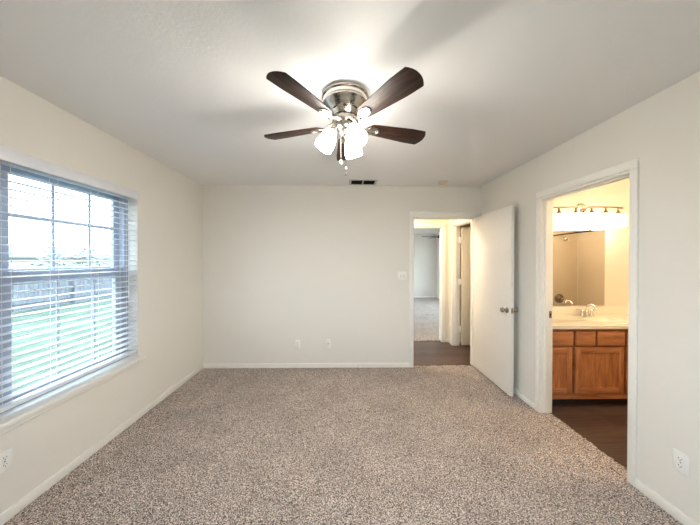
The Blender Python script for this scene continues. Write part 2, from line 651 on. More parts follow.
carpet_floor()
struct(MB().box(XL - 0.1, XR2 - 0.01, YF - 0.1, YB + 0.06, -0.12, -0.052).build('floor_subfloor', M['toe'], smooth=False))
struct(MB().box(XL, XR2 - 0.02, YF, YB + 0.05, -0.052, -0.014).build('floor_pad', M['toe'], smooth=False))

# baseboards
BH, BT = 0.062, 0.013


def baseboard(name, axis, face, sgn, u0, u1, mat='trim'):
    mb = MB()
    a, b = sorted((face, face + sgn * BT))
    if axis == 'x':
        mb.box(a, b, u0, u1, 0, BH, 0.004)
    else:
        mb.box(u0, u1, a, b, 0, BH, 0.004)
    return struct(mb.build(name, M[mat]))


baseboard('baseboard_left', 'x', XL, 1, YF, YB)
baseboard('baseboard_back', 'y', YB, -1, XL + BT, DX0 - 0.058)
baseboard('baseboard_right', 'x', XR, -1, BY1 + 0.046, YB)
baseboard('baseboard_right_near', 'x', XR, -1, YF, BY0 - 0.046)
baseboard('baseboard_front', 'y', YF, 1, XL + BT, XR - BT)
baseboard('baseboard_hall', 'y', HY, -1, FX1 + 0.06, XR)
baseboard('baseboard_far', 'y', FY, -1, -1.6, 3.6)


# door casings and jambs
def casing(mb, axis, face, sgn, u0, u1, zt, w=0.057, t=0.014):
    a, b = sorted((face, face + sgn * t))

    def add(ua, ub, za, zb):
        if axis == 'x':
            mb.box(a, b, ua, ub, za, zb, 0.004)
        else:
            mb.box(ua, ub, a, b, za, zb, 0.004)
    add(u0 - w, u0, 0, zt)
    add(u1, u1 + w, 0, zt)
    add(u0 - w, u1 + w, zt, zt + w + 0.012)


def jamb(mb, axis, a0, a1, u0, u1, zt, t=0.018, stop=None):
    def add(p, q, ua, ub, za, zb):
        if axis == 'x':
            mb.box(p, q, ua, ub, za, zb, 0.002)
        else:
            mb.box(ua, ub, p, q, za, zb, 0.002)
    add(a0, a1, u0, u0 + t, 0, zt)
    add(a0, a1, u1 - t, u1, 0, zt)
    add(a0, a1, u0 + t, u1 - t, zt - t, zt)
    if stop:
        s0, s1 = stop
        add(s0, s1, u0 + t, u0 + t + 0.011, 0, zt - t)
        add(s0, s1, u1 - t - 0.011, u1 - t, 0, zt - t)
        add(s0, s1, u0 + t + 0.011, u1 - t - 0.011, zt - t - 0.011, zt - t)


mb = MB()
casing(mb, 'y', YB, -1, DX0, DX1, DZ)
jamb(mb, 'y', YB - 0.002, YB2, DX0 - 0.014, DX1 + 0.004, DZ, stop=(YB + 0.045, YB + 0.08))
struct(mb.build('trim_1', M['trim']))
mb = MB()
casing(mb, 'x', XR, -1, BY0, BY1, DZ, w=0.046)
jamb(mb, 'x', XR - 0.002, XR2, BY0 - 0.014, BY1 + 0.014, DZ, stop=(XR + 0.03, XR + 0.07))
t2 = struct(mb.build('trim_2', M['trim']))
MB().box(XR + 0.080, XR + 0.105, BY1 - 0.0055, BY1 - 0.0035, 0.90, 0.965, 0.001).build('strike_plate', M['knob'], t2)
MB().box(XR + 0.088, XR + 0.098, BY1 - 0.0062, BY1 - 0.0054, 0.92, 0.945).build('strike_hole', M['slot'], t2)
mb = MB()
casing(mb, 'y', HY, -1, FX0, FX1, DZ)
jamb(mb, 'y', HY - 0.002, HY + T, FX0 - 0.014, FX1 + 0.014, DZ)
struct(mb.build('trim_3', M['trim']))
mb = MB()
casing(mb, 'x', XR, -1, CY0, CY1, DZ, w=0.055)
jamb(mb, 'x', XR - 0.002, XR2, CY0 - 0.014, CY1 + 0.014, DZ, stop=(XR + 0.03, XR + 0.065))
struct(mb.build('trim_4', M['trim']))


# ------------------------------------------------------------------ doors
def knob_profile():
    return [(0, 0), (0.032, 0), (0.033, 0.004), (0.028, 0.009), (0.013, 0.012), (0.011, 0.028), (0.016, 0.034), (0.026, 0.042),
            (0.029, 0.052), (0.026, 0.062), (0.015, 0.068), (0, 0.069)]


# open bedroom door; local x runs from the hinge along the slab, local y is the slab thickness
HX, HYY = 1.770, 3.505
ang = math.atan2(2.72 - HYY, 1.757 - HX)
d1 = bpy.data.objects.new('door_1', MB().box(0.0, 0.795, 0.0, 0.035, 0.018, 2.012, 0.002).build('door_slab_tmp', M['door']).data)
bpy.data.objects.remove(bpy.data.objects['door_slab_tmp'])
COL.objects.link(d1)
d1.location = (HX, HYY, 0)
d1.rotation_euler = (0, 0, ang)
struct(d1)
d1['label'] = 'white flush slab door standing open beside the right wall'
kx, kz = 0.735, 0.915
MB().lathe(knob_profile(), 24, Matrix.Translation((kx, 0.0, kz)) @ Matrix.Rotation(R(90), 4, 'X')).build('door_knob', M['knob'], d1)
MB().lathe(knob_profile(), 24, Matrix.Translation((kx, 0.035, kz)) @ Matrix.Rotation(R(-90), 4, 'X')).build('door_knob', M['knob'], d1)
lp = MB().box(0.7945, 0.7965, 0.006, 0.029, kz - 0.029, kz + 0.029, 0.0005)
lp.box(0.796, 0.806, 0.011, 0.023, kz - 0.008, kz + 0.008, 0.002)
lp.build('latch_plate', M['knob'], d1)
for hz in (0.25, 1.02, 1.80):
    MB().tube([(-0.006, 0.040, hz - 0.045), (-0.006, 0.040, hz + 0.045)], 0.006).build('hinge', M['trim'], d1)

# hall side door, swung into the small room
d2 = MB().box(XR2 + 0.016, XR2 + 0.016 + 0.66, CY1 - 0.045, CY1 - 0.010, 0.02, 2.0, 0.002).build('door_2', M['hall_wall'])
struct(d2)
for hz in (0.28, 1.08, 1.78):
    h = MB().box(XR2 - 0.020, XR2 + 0.015, CY1 - 0.034, CY1 - 0.006, hz - 0.05, hz + 0.05, 0.002)
    h.tube([(XR2 + 0.006, CY1 - 0.036, hz - 0.05), (XR2 + 0.006, CY1 - 0.036, hz + 0.05)], 0.007)
    h.build('hinge', M['trim'], d2)

# ------------------------------------------------------------------ window 1
XW = XL - 0.085        # inner face of the window unit
w1 = bpy.data.objects.new('window_1', None)
COL.objects.link(w1)
w1.location = (XL - 0.12, (WY0 + WY1) / 2, WZ0)
struct(w1)
ORG = tuple(w1.location)
fr = MB()
fw = 0.045
fr.box(XL - WT, XW, WY0, WY0 + fw, WZ0, WZ1, 0.003)
fr.box(XL - WT, XW, WY1 - fw, WY1, WZ0, WZ1, 0.003)
fr.box(XL - WT, XW, WY0 + fw, WY1 - fw, WZ1 - fw, WZ1, 0.003)
fr.box(XL - WT, XW, WY0 + fw, WY1 - fw, WZ0, WZ0 + 0.035, 0.003)
fr.build('window_frame', M['vinyl'], w1, ORG)
GY0, GY1 = WY0 + fw, WY1 - fw


def sash(xa, xb, z0, z1, sl, sr, rb, rt, ybars, zbars):
    s = MB()
    s.box(xa, xb, GY0, sl, z0, z1, 0.003)
    s.box(xa, xb, sr, GY1, z0, z1, 0.003)
    s.box(xa, xb, sl, sr, z0, z0 + rb, 0.003)
    s.box(xa, xb, sl, sr, z1 - rt, z1, 0.003)
    so = s.build('sash', M['vinyl'], w1, ORG)
    xm = (xa + xb) / 2
    g = MB()
    g.box(xm - 0.003, xm + 0.003, sl, sr, z0 + rb, z1 - rt)
    g.build('pane', M['glass'], so, ORG, smooth=False)
    b = MB()
    for y in ybars:
        b.box(xm + 0.004, xm + 0.012, y - 0.008, y + 0.008, z0 + rb, z1 - rt)
    for z in zbars:
        b.box(xm + 0.0045, xm + 0.0115, sl, sr, z - 0.010, z + 0.010)
    b.build('grille', M['vinyl'], so, ORG)


ZM = 1.338
sash(XL - 0.155, XL - 0.125, ZM - 0.03, WZ1 - fw, 1.592, 2.305, 0.04, 0.035, (1.835, 2.095), (1.705,))
sash(XL - 0.120, XL - 0.088, WZ0 + 0.035, ZM + 0.032, 1.572, 2.280, 0.05, 0.066, (1.829, 2.092), (0.972,))

# unseen windows; the rear and far right ones are added for daylight
def plain_window(name, axis, a0, a1, u0, u1, z0, z1):
    f = MB()

    def add(mb, p, q, ua, ub, za, zb, bv=0.003):
        if axis == 'x':
            mb.box(p, q, ua, ub, za, zb, bv)
        else:
            mb.box(ua, ub, p, q, za, zb, bv)
    w = 0.05
    for zz in ((z0, z0 + w), (z1 - w, z1), ((z0 + z1) / 2 - 0.02, (z0 + z1) / 2 + 0.02)):
        add(f, a0, a1, u0 + w, u1 - w, *zz)
    add(f, a0, a1, u0, u0 + w, z0, z1)
    add(f, a0, a1, u1 - w, u1, z0, z1)
    o = struct(f.build(name, M['vinyl']))
    g = MB()
    m = (a0 + a1) / 2
    add(g, m - 0.003, m + 0.003, u0 + w, u1 - w, z0 + w, (z0 + z1) / 2 - 0.02, 0)
    add(g, m - 0.003, m + 0.003, u0 + w, u1 - w, (z0 + z1) / 2 + 0.02, z1 - w, 0)
    g.build('pane', M['glass'], o, smooth=False)


plain_window('window_rear_added', 'y', YF - 0.10, YF - 0.05, -0.4, 1.1, 0.8, 2.0)  # added behind the camera to let more daylight in
plain_window('window_3', 'x', -1.69, -1.64, 6.1, 9.1, 0.55, 2.15)
plain_window('window_far_right_added', 'x', 3.64, 3.69, 6.1, 9.1, 0.55, 2.15)  # added out of view so more daylight reaches the far room

# stool and apron
so = MB()
so.box(XL - 0.084, XL + 0.046, WY0 + 0.001, WY1 - 0.001, WZ0 - 0.020, WZ0 + 0.004, 0.0)
so.box(XL + 0.046, XL + 0.052, WY0 + 0.001, WY1 - 0.001, WZ0 - 0.018, WZ0 + 0.002, 0.0)
for ya, yb in ((WY0 - 0.03, WY0 + 0.001), (WY1 - 0.001, WY1 + 0.03)):
    so.box(XL + 0.001, XL + 0.046, ya, yb, WZ0 - 0.020, WZ0 + 0.004, 0.0)
    so.box(XL + 0.046, XL + 0.052, ya, yb, WZ0 - 0.018, WZ0 + 0.002, 0.0)
so.box(XL, XL + 0.018, WY0 - 0.012, WY1 + 0.012, WZ0 - 0.062, WZ0 - 0.021, 0.004)
struct(so.build('trim_5', M['trim']))

# ------------------------------------------------------------------ blind
bl = thing('window_blind', 'white horizontal slat blind hanging in the left wall window', 'window blind', (XL - 0.045, (WY0 + WY1) / 2, WZ0 + 0.03))
BO = tuple(bl.location)
BXC = XL - 0.027
v = MB()
v.box(XL + 0.002, XL + 0.016, WY0 - 0.004, WY1 - 0.010, 1.978, 2.052, 0.003)
v.box(XL - 0.02, XL + 0.002, WY1 - 0.014, WY1 - 0.010, 1.978, 2.040, 0.001)
v.build('valance', M['blind'], bl, BO)
MB().box(BXC - 0.026, BXC + 0.026, WY0 + 0.012, WY1 - 0.014, 1.985, 2.035, 0.002).build('head_rail', M['blind'], bl, BO)
sl = MB()
z = 0.668
while z < 1.975:
    # gently crowned slat, room edge slightly low
    sec = []
    for k in range(6):
        u = -1 + 2 * k / 5
        sec.append((u * 0.025, 0.0025 * (1 - u * u)))
    outline = sec + [(x, h - 0.0026) for x, h in reversed(sec)]
    m4 = Matrix.Translation((BXC, 0, z)) @ Matrix.Rotation(R(2.5), 4, 'Y') @ Matrix(((1, 0, 0, 0), (0, 0, 1, 0), (0, 1, 0, 0), (0, 0, 0, 1)))
    sl.prism(outline, WY0 + 0.008, WY1 - 0.008, 0, m4)
    z += 0.0450
sl.build('slats', M['blind'], bl, BO)
MB().box(BXC - 0.026, BXC + 0.026, WY0 + 0.010, WY1 - 0.010, 0.606, 0.630, 0.005).build('bottom_rail', M['blind'], bl, BO)
for y in (1.50, 1.745, 2.025, 2.285):
    for dx in (-0.027, 0.027):
        MB().tube([(BXC + dx, y, 0.622), (BXC + dx, y, 1.98)], 0.0011, 6).build('ladder_cord', M['cord'], bl, BO)
MB().tube([(XL + 0.003, 2.305, 1.10), (XL + 0.003, 2.305, 1.985)], 0.003, 8).build('tilt_wand', M['cord'], bl, BO)

# ------------------------------------------------------------------ ceiling fan
FX, FYc = 0.016, 1.60
fan = thing('ceiling_fan', 'five blade dark wood ceiling fan with three lit glass shades', 'ceiling fan', (FX, FYc, HC))
ZB = 2.258 - HC      # blade level below the ceiling
hs = MB()
hs.lathe([(r_ * 1.045, z_) for r_, z_ in [(0, 0), (0.128, 0), (0.134, -0.004), (0.134, -0.018), (0.126, -0.024), (0.124, -0.044), (0.131, -0.050), (0.131, -0.060),
          (0.122, -0.068), (0.112, -0.084), (0.094, -0.105), (0.078, -0.122), (0.070, -0.130), (0, -0.130)]], 48)
hs_o = hs.build('motor_housing', M['nickel'], fan)
rg = MB()
rg.lathe([(0.1300, -0.026), (0.1325, -0.028), (0.1325, -0.042), (0.1300, -0.044)], 48, close=True)
rg.build('housing_band', M['nickel_bright'], hs_o)
for k in range(10):
    a = 2 * PI * k / 10 + 0.31
    MB().box(-0.010, 0.010, -0.003, 0.003, -0.018, 0.018, 0.0025,
             Matrix.Rotation(a, 4, 'Z') @ Matrix.Translation((0.0965, 0, -0.107)) @ Matrix.Rotation(R(90), 4, 'Z') @ Matrix.Rotation(R(-38), 4, 'X')
             ).build('vent_slot', M['vent_dark'], hs_o)
fl = MB()
fl.lathe([(0, -0.129), (0.060, -0.129), (0.064, -0.134), (0.078, -0.142), (0.080, -0.162), (0.074, -0.170), (0.050, -0.176), (0, -0.176)], 40)
fl.build('flywheel', M['nickel'], fan)
sw = MB()
sw.lathe([(0, -0.174), (0.054, -0.174), (0.058, -0.178), (0.058, -0.190), (0.052, -0.200), (0.036, -0.208), (0.030, -0.232),
          (0.022, -0.242), (0.010, -0.246), (0, -0.247)], 36)
sw.build('switch_housing', M['nickel'], fan)

# blade outline: rounded root, convex tip
up, lo = [], []
r0, r1 = 0.140, 0.552
for k in range(13):
    t = k / 12
    x = r0 + (r1 - 0.026 - r0) * t
    w = 0.042 + 0.024 * min(1, t * 1.3)
    if t < 0.12:
        w *= math.sqrt(max(0.0, 1 - (1 - t / 0.12) ** 2)) * 0.75 + 0.25
    up.append((x, w))
    lo.append((x, -w))
tip = []
for k in range(1, 10):
    u = 1 - 2 * k / 10
    tip.append((r1 - 0.026 + 0.026 * (1 - abs(u) ** 2.2), 0.066 * u))
outline = lo + [(x, y) for x, y in reversed(tip)] + list(reversed(up))
bmesh_blade = MB().prism(outline, -0.003, 0.003, 0.0015)
blade0 = bmesh_blade.build('fan_blade', M['blade'], fan)
blade0.location = (0, 0, ZB)
iron = MB()
iron.tube([(0.068, 0, 0.020), (0.10, 0, 0.010), (0.125, 0, -0.006), (0.15, 0, -0.008)], [0.012, 0.009, 0.009, 0.008], 10)
ov = [(0.182 + 0.046 * math.cos(2 * PI * k / 28), (0.030 + 0.004 * math.cos(2 * PI * k / 28)) * math.sin(2 * PI * k / 28)) for k in range(28)]
iron.prism(ov, -0.0095, -0.0035, 0.002)
rim = [(0.182 + 0.036 * math.cos(2 * PI * k / 28), 0.022 * math.sin(2 * PI * k / 28), -0.0105) for k in range(29)]
iron.tube(rim, 0.0025, 6)
iron0 = iron.build('blade_iron', M['nickel'], fan)
iron0.location = (0, 0, ZB)
BASE = 17.5
PITCH = R(-12.5)
for k in range(5):
    a = R(BASE + 72 * k)
    if k == 0:
        b, i = blade0, iron0
    else:
        b, i = blade0.copy(), iron0.copy()
        COL.objects.link(b)
        COL.objects.link(i)
        b.parent = fan
        i.parent = fan
    b.rotation_euler = (PITCH, 0, a)
    i.rotation_euler = (PITCH, 0, a)

# light kit
shade_prof = [(0.020, 0.0), (0.024, -0.004), (0.034, -0.018), (0.045, -0.042), (0.0535, -0.070), (0.0585, -0.096), (0.0585, -0.118),
              (0.0575, -0.130), (0.0545, -0.130), (0.0555, -0.117), (0.0555, -0.096), (0.0505, -0.070), (0.042, -0.043), (0.031, -0.020), (0.020, -0.006)]
arm0 = shade0 = hold0 = None
for k, az in enumerate((63, 183, 303)):
    a = R(az)
    mrot = Matrix.Rotation(a, 4, 'Z')
    arm = MB()
    arm.tube([(0.030, 0, -0.200), (0.048, 0, -0.192), (0.060, 0, -0.196), (0.066, 0, -0.206)], 0.0075, 10, mrot)
    arm.build('light_arm', M['nickel_bright'], fan)
    base = mrot @ Matrix.Translation((0.064, 0, -0.202)) @ Matrix.Rotation(R(-31), 4, 'Y')
    holder = MB()
    holder.lathe([(0, 0.004), (0.018, 0.004), (0.024, -0.004), (0.026, -0.018), (0.022, -0.022), (0, -0.022)], 24, base)
    holder.build('shade_holder', M['nickel'], fan)
    sh = MB()
    sh.lathe([(r_ * 0.94, z_ * 0.95) for r_, z_ in shade_prof], 32, base @ Matrix.Translation((0, 0, -0.014)), close=True)
    sh.build('lamp_shade', M['fan_glass'], fan)
    bulb = lamp('fan_bulb', (0, 0, 0), FAN_BULB, (1.0, 0.93, 0.83), 0.03)
    bulb.parent = fan
    bulb.matrix_local = base @ Matrix.Translation((0, 0, -0.135))
# pull chains
pc = MB()
pc.tube([(-0.022, -0.02, -0.225), (-0.024, -0.022, -0.275), (-0.024, -0.022, -0.400)], 0.0009, 6)
pco = pc.build('pull_chain', M['knob'], fan)
MB().lathe([(0, 0.014), (0.003, 0.012), (0.008, 0.0), (0.0095, -0.010), (0.006, -0.020), (0, -0.024)], 12, Matrix.Translation((-0.024, -0.022, -0.405))).build('crystal_pull', M['crystal'], pco)
pc = MB()
pc.tube([(0.006, -0.015, -0.24), (0.006, -0.015, -0.30), (0.006, -0.015, -0.445)], 0.0009, 6)
pco = pc.build('pull_chain', M['knob'], fan)
MB().lathe([(0, 0.018), (0.003, 0.016), (0.0055, 0.006), (0.006, -0.008), (0, -0.010)], 12, Matrix.Translation((0.006, -0.015, -0.457))).build('chain_pull', M['nickel_bright'], pco)
MB().lathe([(0, 0.004), (0.0055, 0.003), (0.0055, -0.010), (0, -0.014)], 12, Matrix.Translation((0.006, -0.015, -0.472))).build('pull_tip', M['vent_dark'], pco)


# ------------------------------------------------------------------ wall plates
def outlet(label, loc, rotz, kind='duplex', name='electrical_outlet', cat='outlet'):
    """local: plate in the xz plane, facing local -y"""
    t = thing(name, label, cat, loc, (0, 0, rotz))
    MB().box(-0.035, 0.035, -0.006, 0.0, -0.057, 0.057, 0.003).build('cover_plate', M['plate'], t)
    if kind == 'duplex':
        for s in (-1, 1):
            f = MB()
            pts = []
            for k in range(20):
                a = 2 * PI * k / 20
                pts.append((0.0165 * math.cos(a), max(-0.0125, min(0.0125, 0.0165 * math.sin(a)))))
            f.prism(pts, 0, 0.0025, 0.0, Matrix.Translation((0, -0.006, s * 0.0195)) @ Matrix.Rotation(R(90), 4, 'X'))
            fo = f.build('receptacle', M['plate'], t)
            h = MB()
            h.box(-0.0078, -0.0055, -0.0091, -0.0083, s * 0.0195 - 0.001, s * 0.0195 + 0.0075)
            h.box(0.0055, 0.0078, -0.0091, -0.0083, s * 0.0195 - 0.001, s * 0.0195 + 0.0065)
            h.lathe([(0, 0), (0.0026, 0), (0.0026, 0.0008), (0, 0.0008)], 12, Matrix.Translation((0, -0.0083, s * 0.0195 - 0.007)) @ Matrix.Rotation(R(90), 4, 'X'))
            h.build('socket_slot', M['slot'], fo)
        MB().lathe([(0, 0), (0.0035, 0), (0.003, 0.0012), (0, 0.0014)], 12, Matrix.Translation((0, -0.006, 0)) @ Matrix.Rotation(R(90), 4, 'X')).build('screw', M['knob'], t)
    elif kind == 'jack':
        j = MB().box(-0.010, 0.010, -0.0085, -0.006, -0.014, 0.014, 0.001).build('jack_insert', M['register'], t)
        MB().lathe([(0, 0), (0.0045, 0), (0.0045, 0.007), (0.003, 0.008), (0, 0.008)], 12, Matrix.Translation((0, -0.0085, 0.004)) @ Matrix.Rotation(R(90), 4, 'X')).build('connector', M['knob'], j)
        for s in (-1, 1):
            MB().lathe([(0, 0), (0.0032, 0), (0.003, 0.0012), (0, 0.0014)], 10, Matrix.Translation((0, -0.006, s * 0.042)) @ Matrix.Rotation(R(90), 4, 'X')).build('screw', M['plate'], t)
    return t


outlet('white duplex outlet low on the blank back wall, left of the jack plate', (-0.594, YB, 0.318), 0)
outlet('white cable jack plate low on the back wall, right of the outlet', (-0.186, YB, 0.325), 0, 'jack', 'wall_jack', 'wall jack')
outlet('white duplex outlet low on the left wall below the window', (XL, 1.462, 0.335), R(90))
outlet('white duplex outlet low on the right wall beside the bathroom doorway', (XR, 1.412, 0.328), R(-90))
sw = thing('light_switch', 'white double toggle light switch beside the bedroom door casing', 'light switch', (0.806, YB, 1.23))
MB().box(-0.058, 0.058, -0.006, 0, -0.058, 0.058, 0.003).build('cover_plate', M['plate'], sw)
for s in (-1, 1):
    x = s * 0.023
    MB().box(x - 0.006, x + 0.006, -0.0068, -0.0055, -0.013, 0.013).build('toggle_slot', M['knob'], sw)
    MB().box(x - 0.0042, x + 0.0042, -0.020, -0.006, -0.005, 0.006, 0.0015, Matrix.Translation((0, 0, 0.004)) @ Matrix.Rotation(R(14), 4, 'X')).build('toggle', M['plate'], sw)
    for q in (-1, 1):
        MB().lathe([(0, 0), (0.003, 0), (0.0028, 0.0012), (0, 0.0014)], 10, Matrix.Translation((x, -0.006, q * 0.030)) @ Matrix.Rotation(R(90), 4, 'X')).build('screw', M['register'], sw)

# ------------------------------------------------------------------ ceiling register and smoke detector
vt = thing('air_register', 'white ceiling air register with two dark slots near back wall', 'air vent', (0.262, 3.348, HC))
f = MB()
hw, hd = 0.178, 0.112
f.box(-hw, hw, -hd, -hd + 0.028, -0.008, 0, 0.003)
f.box(-hw, hw, hd - 0.028, hd, -0.008, 0, 0.003)
f.box(-hw, -hw + 0.030, -hd + 0.028, hd - 0.028, -0.008, 0, 0.003)
f.box(hw - 0.030, hw, -hd + 0.028, hd - 0.028, -0.008, 0, 0.003)
f.box(-0.008, 0.008, -hd + 0.028, hd - 0.028, -0.008, 0, 0.002)
f.build('register_frame', M['register'], vt)
MB().box(-hw + 0.03, hw - 0.03, -hd + 0.028, hd - 0.028, -0.0015, 0.0).build('duct_opening', M['vent_dark'], vt)
for s in (-1, 1):
    vn = MB()
    for k in range(6):
        y = -hd + 0.042 + k * 0.028
        vn.box(-0.067, 0.067, -0.009, 0.009, -0.0005, 0.0005, 0, Matrix.Translation((s * 0.078, y, -0.005)) @ Matrix.Rotation(R(28), 4, 'X'))
    vn.build('vanes', M['vent_dark'], vt)

sd = thing('smoke_detector', 'small round ivory smoke detector on the ceiling near back wall', 'smoke detector', (1.258, 3.285, HC))
MB().lathe([(0, 0), (0.066, 0), (0.068, -0.004), (0.066, -0.010), (0, -0.010)], 32).build('mounting_base', M['plate'], sd)
MB().lathe([(0, -0.010), (0.060, -0.010), (0.061, -0.016), (0.055, -0.030), (0.045, -0.035), (0, -0.036)], 32).build('cover', M['detector'], sd)

# ------------------------------------------------------------------ bathroom
VX0, VX1, VY = XR2, 3.50, 2.53
van = thing('bathroom_vanity', 'honey oak vanity cabinet seen through the bathroom doorway', 'vanity cabinet', ((VX0 + VX1) / 2, 2.77, 0))
VO = tuple(van.location)
c = MB()
c.box(VX0, VX0 + 0.016, VY + 0.02, BYB, 0.095, 0.778)
c.box(VX1 - 0.016, VX1, VY + 0.02, BYB, 0.095, 0.778)
c.box(VX0, VX1, VY + 0.02, BYB, 0.095, 0.111)
c.box(VX0, VX1, VY + 0.002, VY + 0.02, 0.095, 0.778)
c.build('cabinet_body', M['oak_dark'], van, VO, smooth=False)
ffr = MB()
for (xa, xb, za, zb) in ((VX0, VX1, 0.085, 0.135), (VX0, VX1, 0.759, 0.778)):
    ffr.box(xa, xb, VY - 0.004, VY + 0.002, za, zb, 0.001)
ffr.build('face_rail', M['oak_h'], van, VO)
MB().box(VX0, VX1, VY + 0.065, BYB, 0.0, 0.094).build('toe_kick', M['toe'], van, VO, smooth=False)
VF = VY - 0.018
for (xa, xb) in ((VX0 + 0.012, 2.247), (2.276, 2.466), (2.486, 2.757), (2.779, 3.09), (3.11, 3.49)):
    d = MB().box(xa, xb, VF, VY + 0.002, 0.612, 0.750, 0.005)
    d.build('drawer_front', M['oak_h'], van, VO)


def cab_door(xa, xb, za, zb):
    w = 0.052
    p = MB().box(xa + w - 0.004, xb - w + 0.004, VF + 0.009, VY + 0.002, za + w - 0.004, zb - w + 0.004)
    do = p.build('cabinet_door', M['oak_v'], van, VO)
    for xs in (xa, xb - w):
        MB().box(xs, xs + w, VF, VY + 0.002, za, zb, 0.004).build('door_stile', M['oak_v'], do, VO)
    for zs in (za, zb - w):
        MB().box(xa + w, xb - w, VF + 0.0005, VY + 0.002, zs, zs + w, 0.003).build('door_rail', M['oak_h'], do, VO)


cab_door(VX0 + 0.012, 2.236, 0.145, 0.594)
cab_door(2.268, 2.752, 0.145, 0.594)
cab_door(2.775, 3.140, 0.145, 0.594)
cab_door(3.16, 3.49, 0.145, 0.594)

# counter with an oval bowl
ct = thing('countertop', 'cream cultured marble vanity top with oval sink bowl', 'countertop', ((VX0 + VX1) / 2, 2.77, 0.778))
CO = tuple(ct.location)
SCX, SCY, SA, SB = 2.80, 2.735, 0.215, 0.145


def counter():
    mb = MB()
    t = mb.bm
    x0, x1, y0, y1, zt, zb = VX0, VX1 + 0.01, VY - 0.03, BYB, 0.808, 0.779
    n = 64
    ring = []
    rect = []
    for k in range(n):
        a = 2 * PI * k / n
        c_, s_ = math.cos(a), math.sin(a)
        ring.append(t.verts.new((SCX + SA * c_, SCY + SB * s_, zt)))
        hx = (x1 - SCX) if c_ > 0 else (SCX - x0)
        hy = (y1 - SCY) if s_ > 0 else (SCY - y0)
        f_ = 1 / max(abs(c_) / hx, abs(s_) / hy)
        rect.append((SCX + c_ * f_, SCY + s_ * f_))
    # snap the four corners
    for cx, cy in ((x0, y0), (x1, y0), (x0, y1), (x1, y1)):
        j = min(range(n), key=lambda q: (rect[q][0] - cx) ** 2 + (rect[q][1] - cy) ** 2)
        rect[j] = (cx, cy)
    top = [t.verts.new((x, y, zt)) for x, y in rect]
    bot = [t.verts.new((x, y, zb)) for x, y in rect]
    for k in range(n):
        k2 = (k + 1) % n
        t.faces.new((ring[k], top[k], top[k2], ring[k2]))
        t.faces.new((top[k], bot[k], bot[k2], top[k2]))
    prev = ring
    for s_, dz in ((0.96, -0.006), (0.88, -0.022), (0.74, -0.05), (0.55, -0.078), (0.3, -0.095), (0.08, -0.100)):
        cur = [t.verts.new((SCX + SA * s_ * math.cos(2 * PI * k / n), SCY + SB * s_ * math.sin(2 * PI * k / n), zt + dz)) for k in range(n)]
        for k in range(n):
            k2 = (k + 1) % n
            t.faces.new((prev[k2], cur[k2], cur[k], prev[k]))
        prev = cur
    t.faces.new(prev[::-1])
    bmesh.ops.recalc_face_normals(t, faces=t.faces[:])
    return mb


counter().build('counter_slab', M['marble'], ct, CO)
bs = MB().box(VX0, VX1 + 0.01, BYB - 0.022, BYB, 0.8085, 0.906, 0.004).build('backsplash', M['marble'], origin=((VX0 + VX1) / 2, BYB, 0.8085))
tag(bs, 'cream backsplash strip behind the faucet, under the bathroom mirror', 'backsplash')
MB().lathe([(0, 0.002), (0.020, 0.002), (0.022, 0), (0, 0)], 20, Matrix.Translation((SCX, SCY, 0.7085))).build('drain', M['chrome'], ct, CO)

# faucet
fa = thing('faucet', 'chrome two-handle faucet on the cream vanity top', 'faucet', (2.765, 2.925, 0.808))
b = MB()
ell = [(0.080 * math.cos(2 * PI * k / 32), 0.026 * math.sin(2 * PI * k / 32)) for k in range(32)]
b.prism(ell, 0, 0.016, 0.004)
b.build('faucet_base', M['chrome'], fa)
s = MB()
s.tube([(0, 0, 0.012), (0, 0, 0.06), (0, -0.006, 0.105), (0, -0.03, 0.135), (0, -0.065, 0.142), (0, -0.098, 0.128), (0, -0.112, 0.105)],
       [0.017, 0.015, 0.013, 0.012, 0.012, 0.012, 0.012], 14)
s.build('spout', M['chrome'], fa)
for q in (-1, 1):
    h = MB()
    h.lathe([(0, 0.014), (0.020, 0.014), (0.018, 0.03), (0.012, 0.052), (0.013, 0.066), (0.008, 0.074), (0, 0.075)], 20, Matrix.Translation((q * 0.052, 0, 0)))
    h.tube([(q * 0.052, 0, 0.066), (q * 0.085, 0.002, 0.072), (q * 0.118, 0.004, 0.074)], [0.008, 0.006, 0.005], 10)
    h.build('faucet_handle', M['chrome'], fa)

# mirror
mi = MB().box(XR2 + 0.005, 3.058, BYB - 0.006, BYB - 0.0005, 0.916, 1.95).build('wall_mirror', M['mirror'], smooth=False, origin=(2.5, BYB, 0.916))
tag(mi, 'large frameless mirror above the oak vanity', 'mirror')

# vanity light
LX, LZ = 2.775, 1.925
vl = thing('vanity_light', 'curved bar bathroom light with row of lit glass shades', 'wall light', (LX, BYB, LZ))
MB().lathe([(0, 0), (0.062, 0), (0.062, 0.006), (0.05, 0.020), (0.02, 0.026), (0, 0.027)], 32,
           Matrix.Translation((0, 0, 0.118)) @ Matrix.Rotation(R(90), 4, 'X')).build('backplate', M['nickel_bright'], vl)
bar = MB()


def bar_y(x):
    return -0.150 + 0.055 * (x / 0.42) ** 2


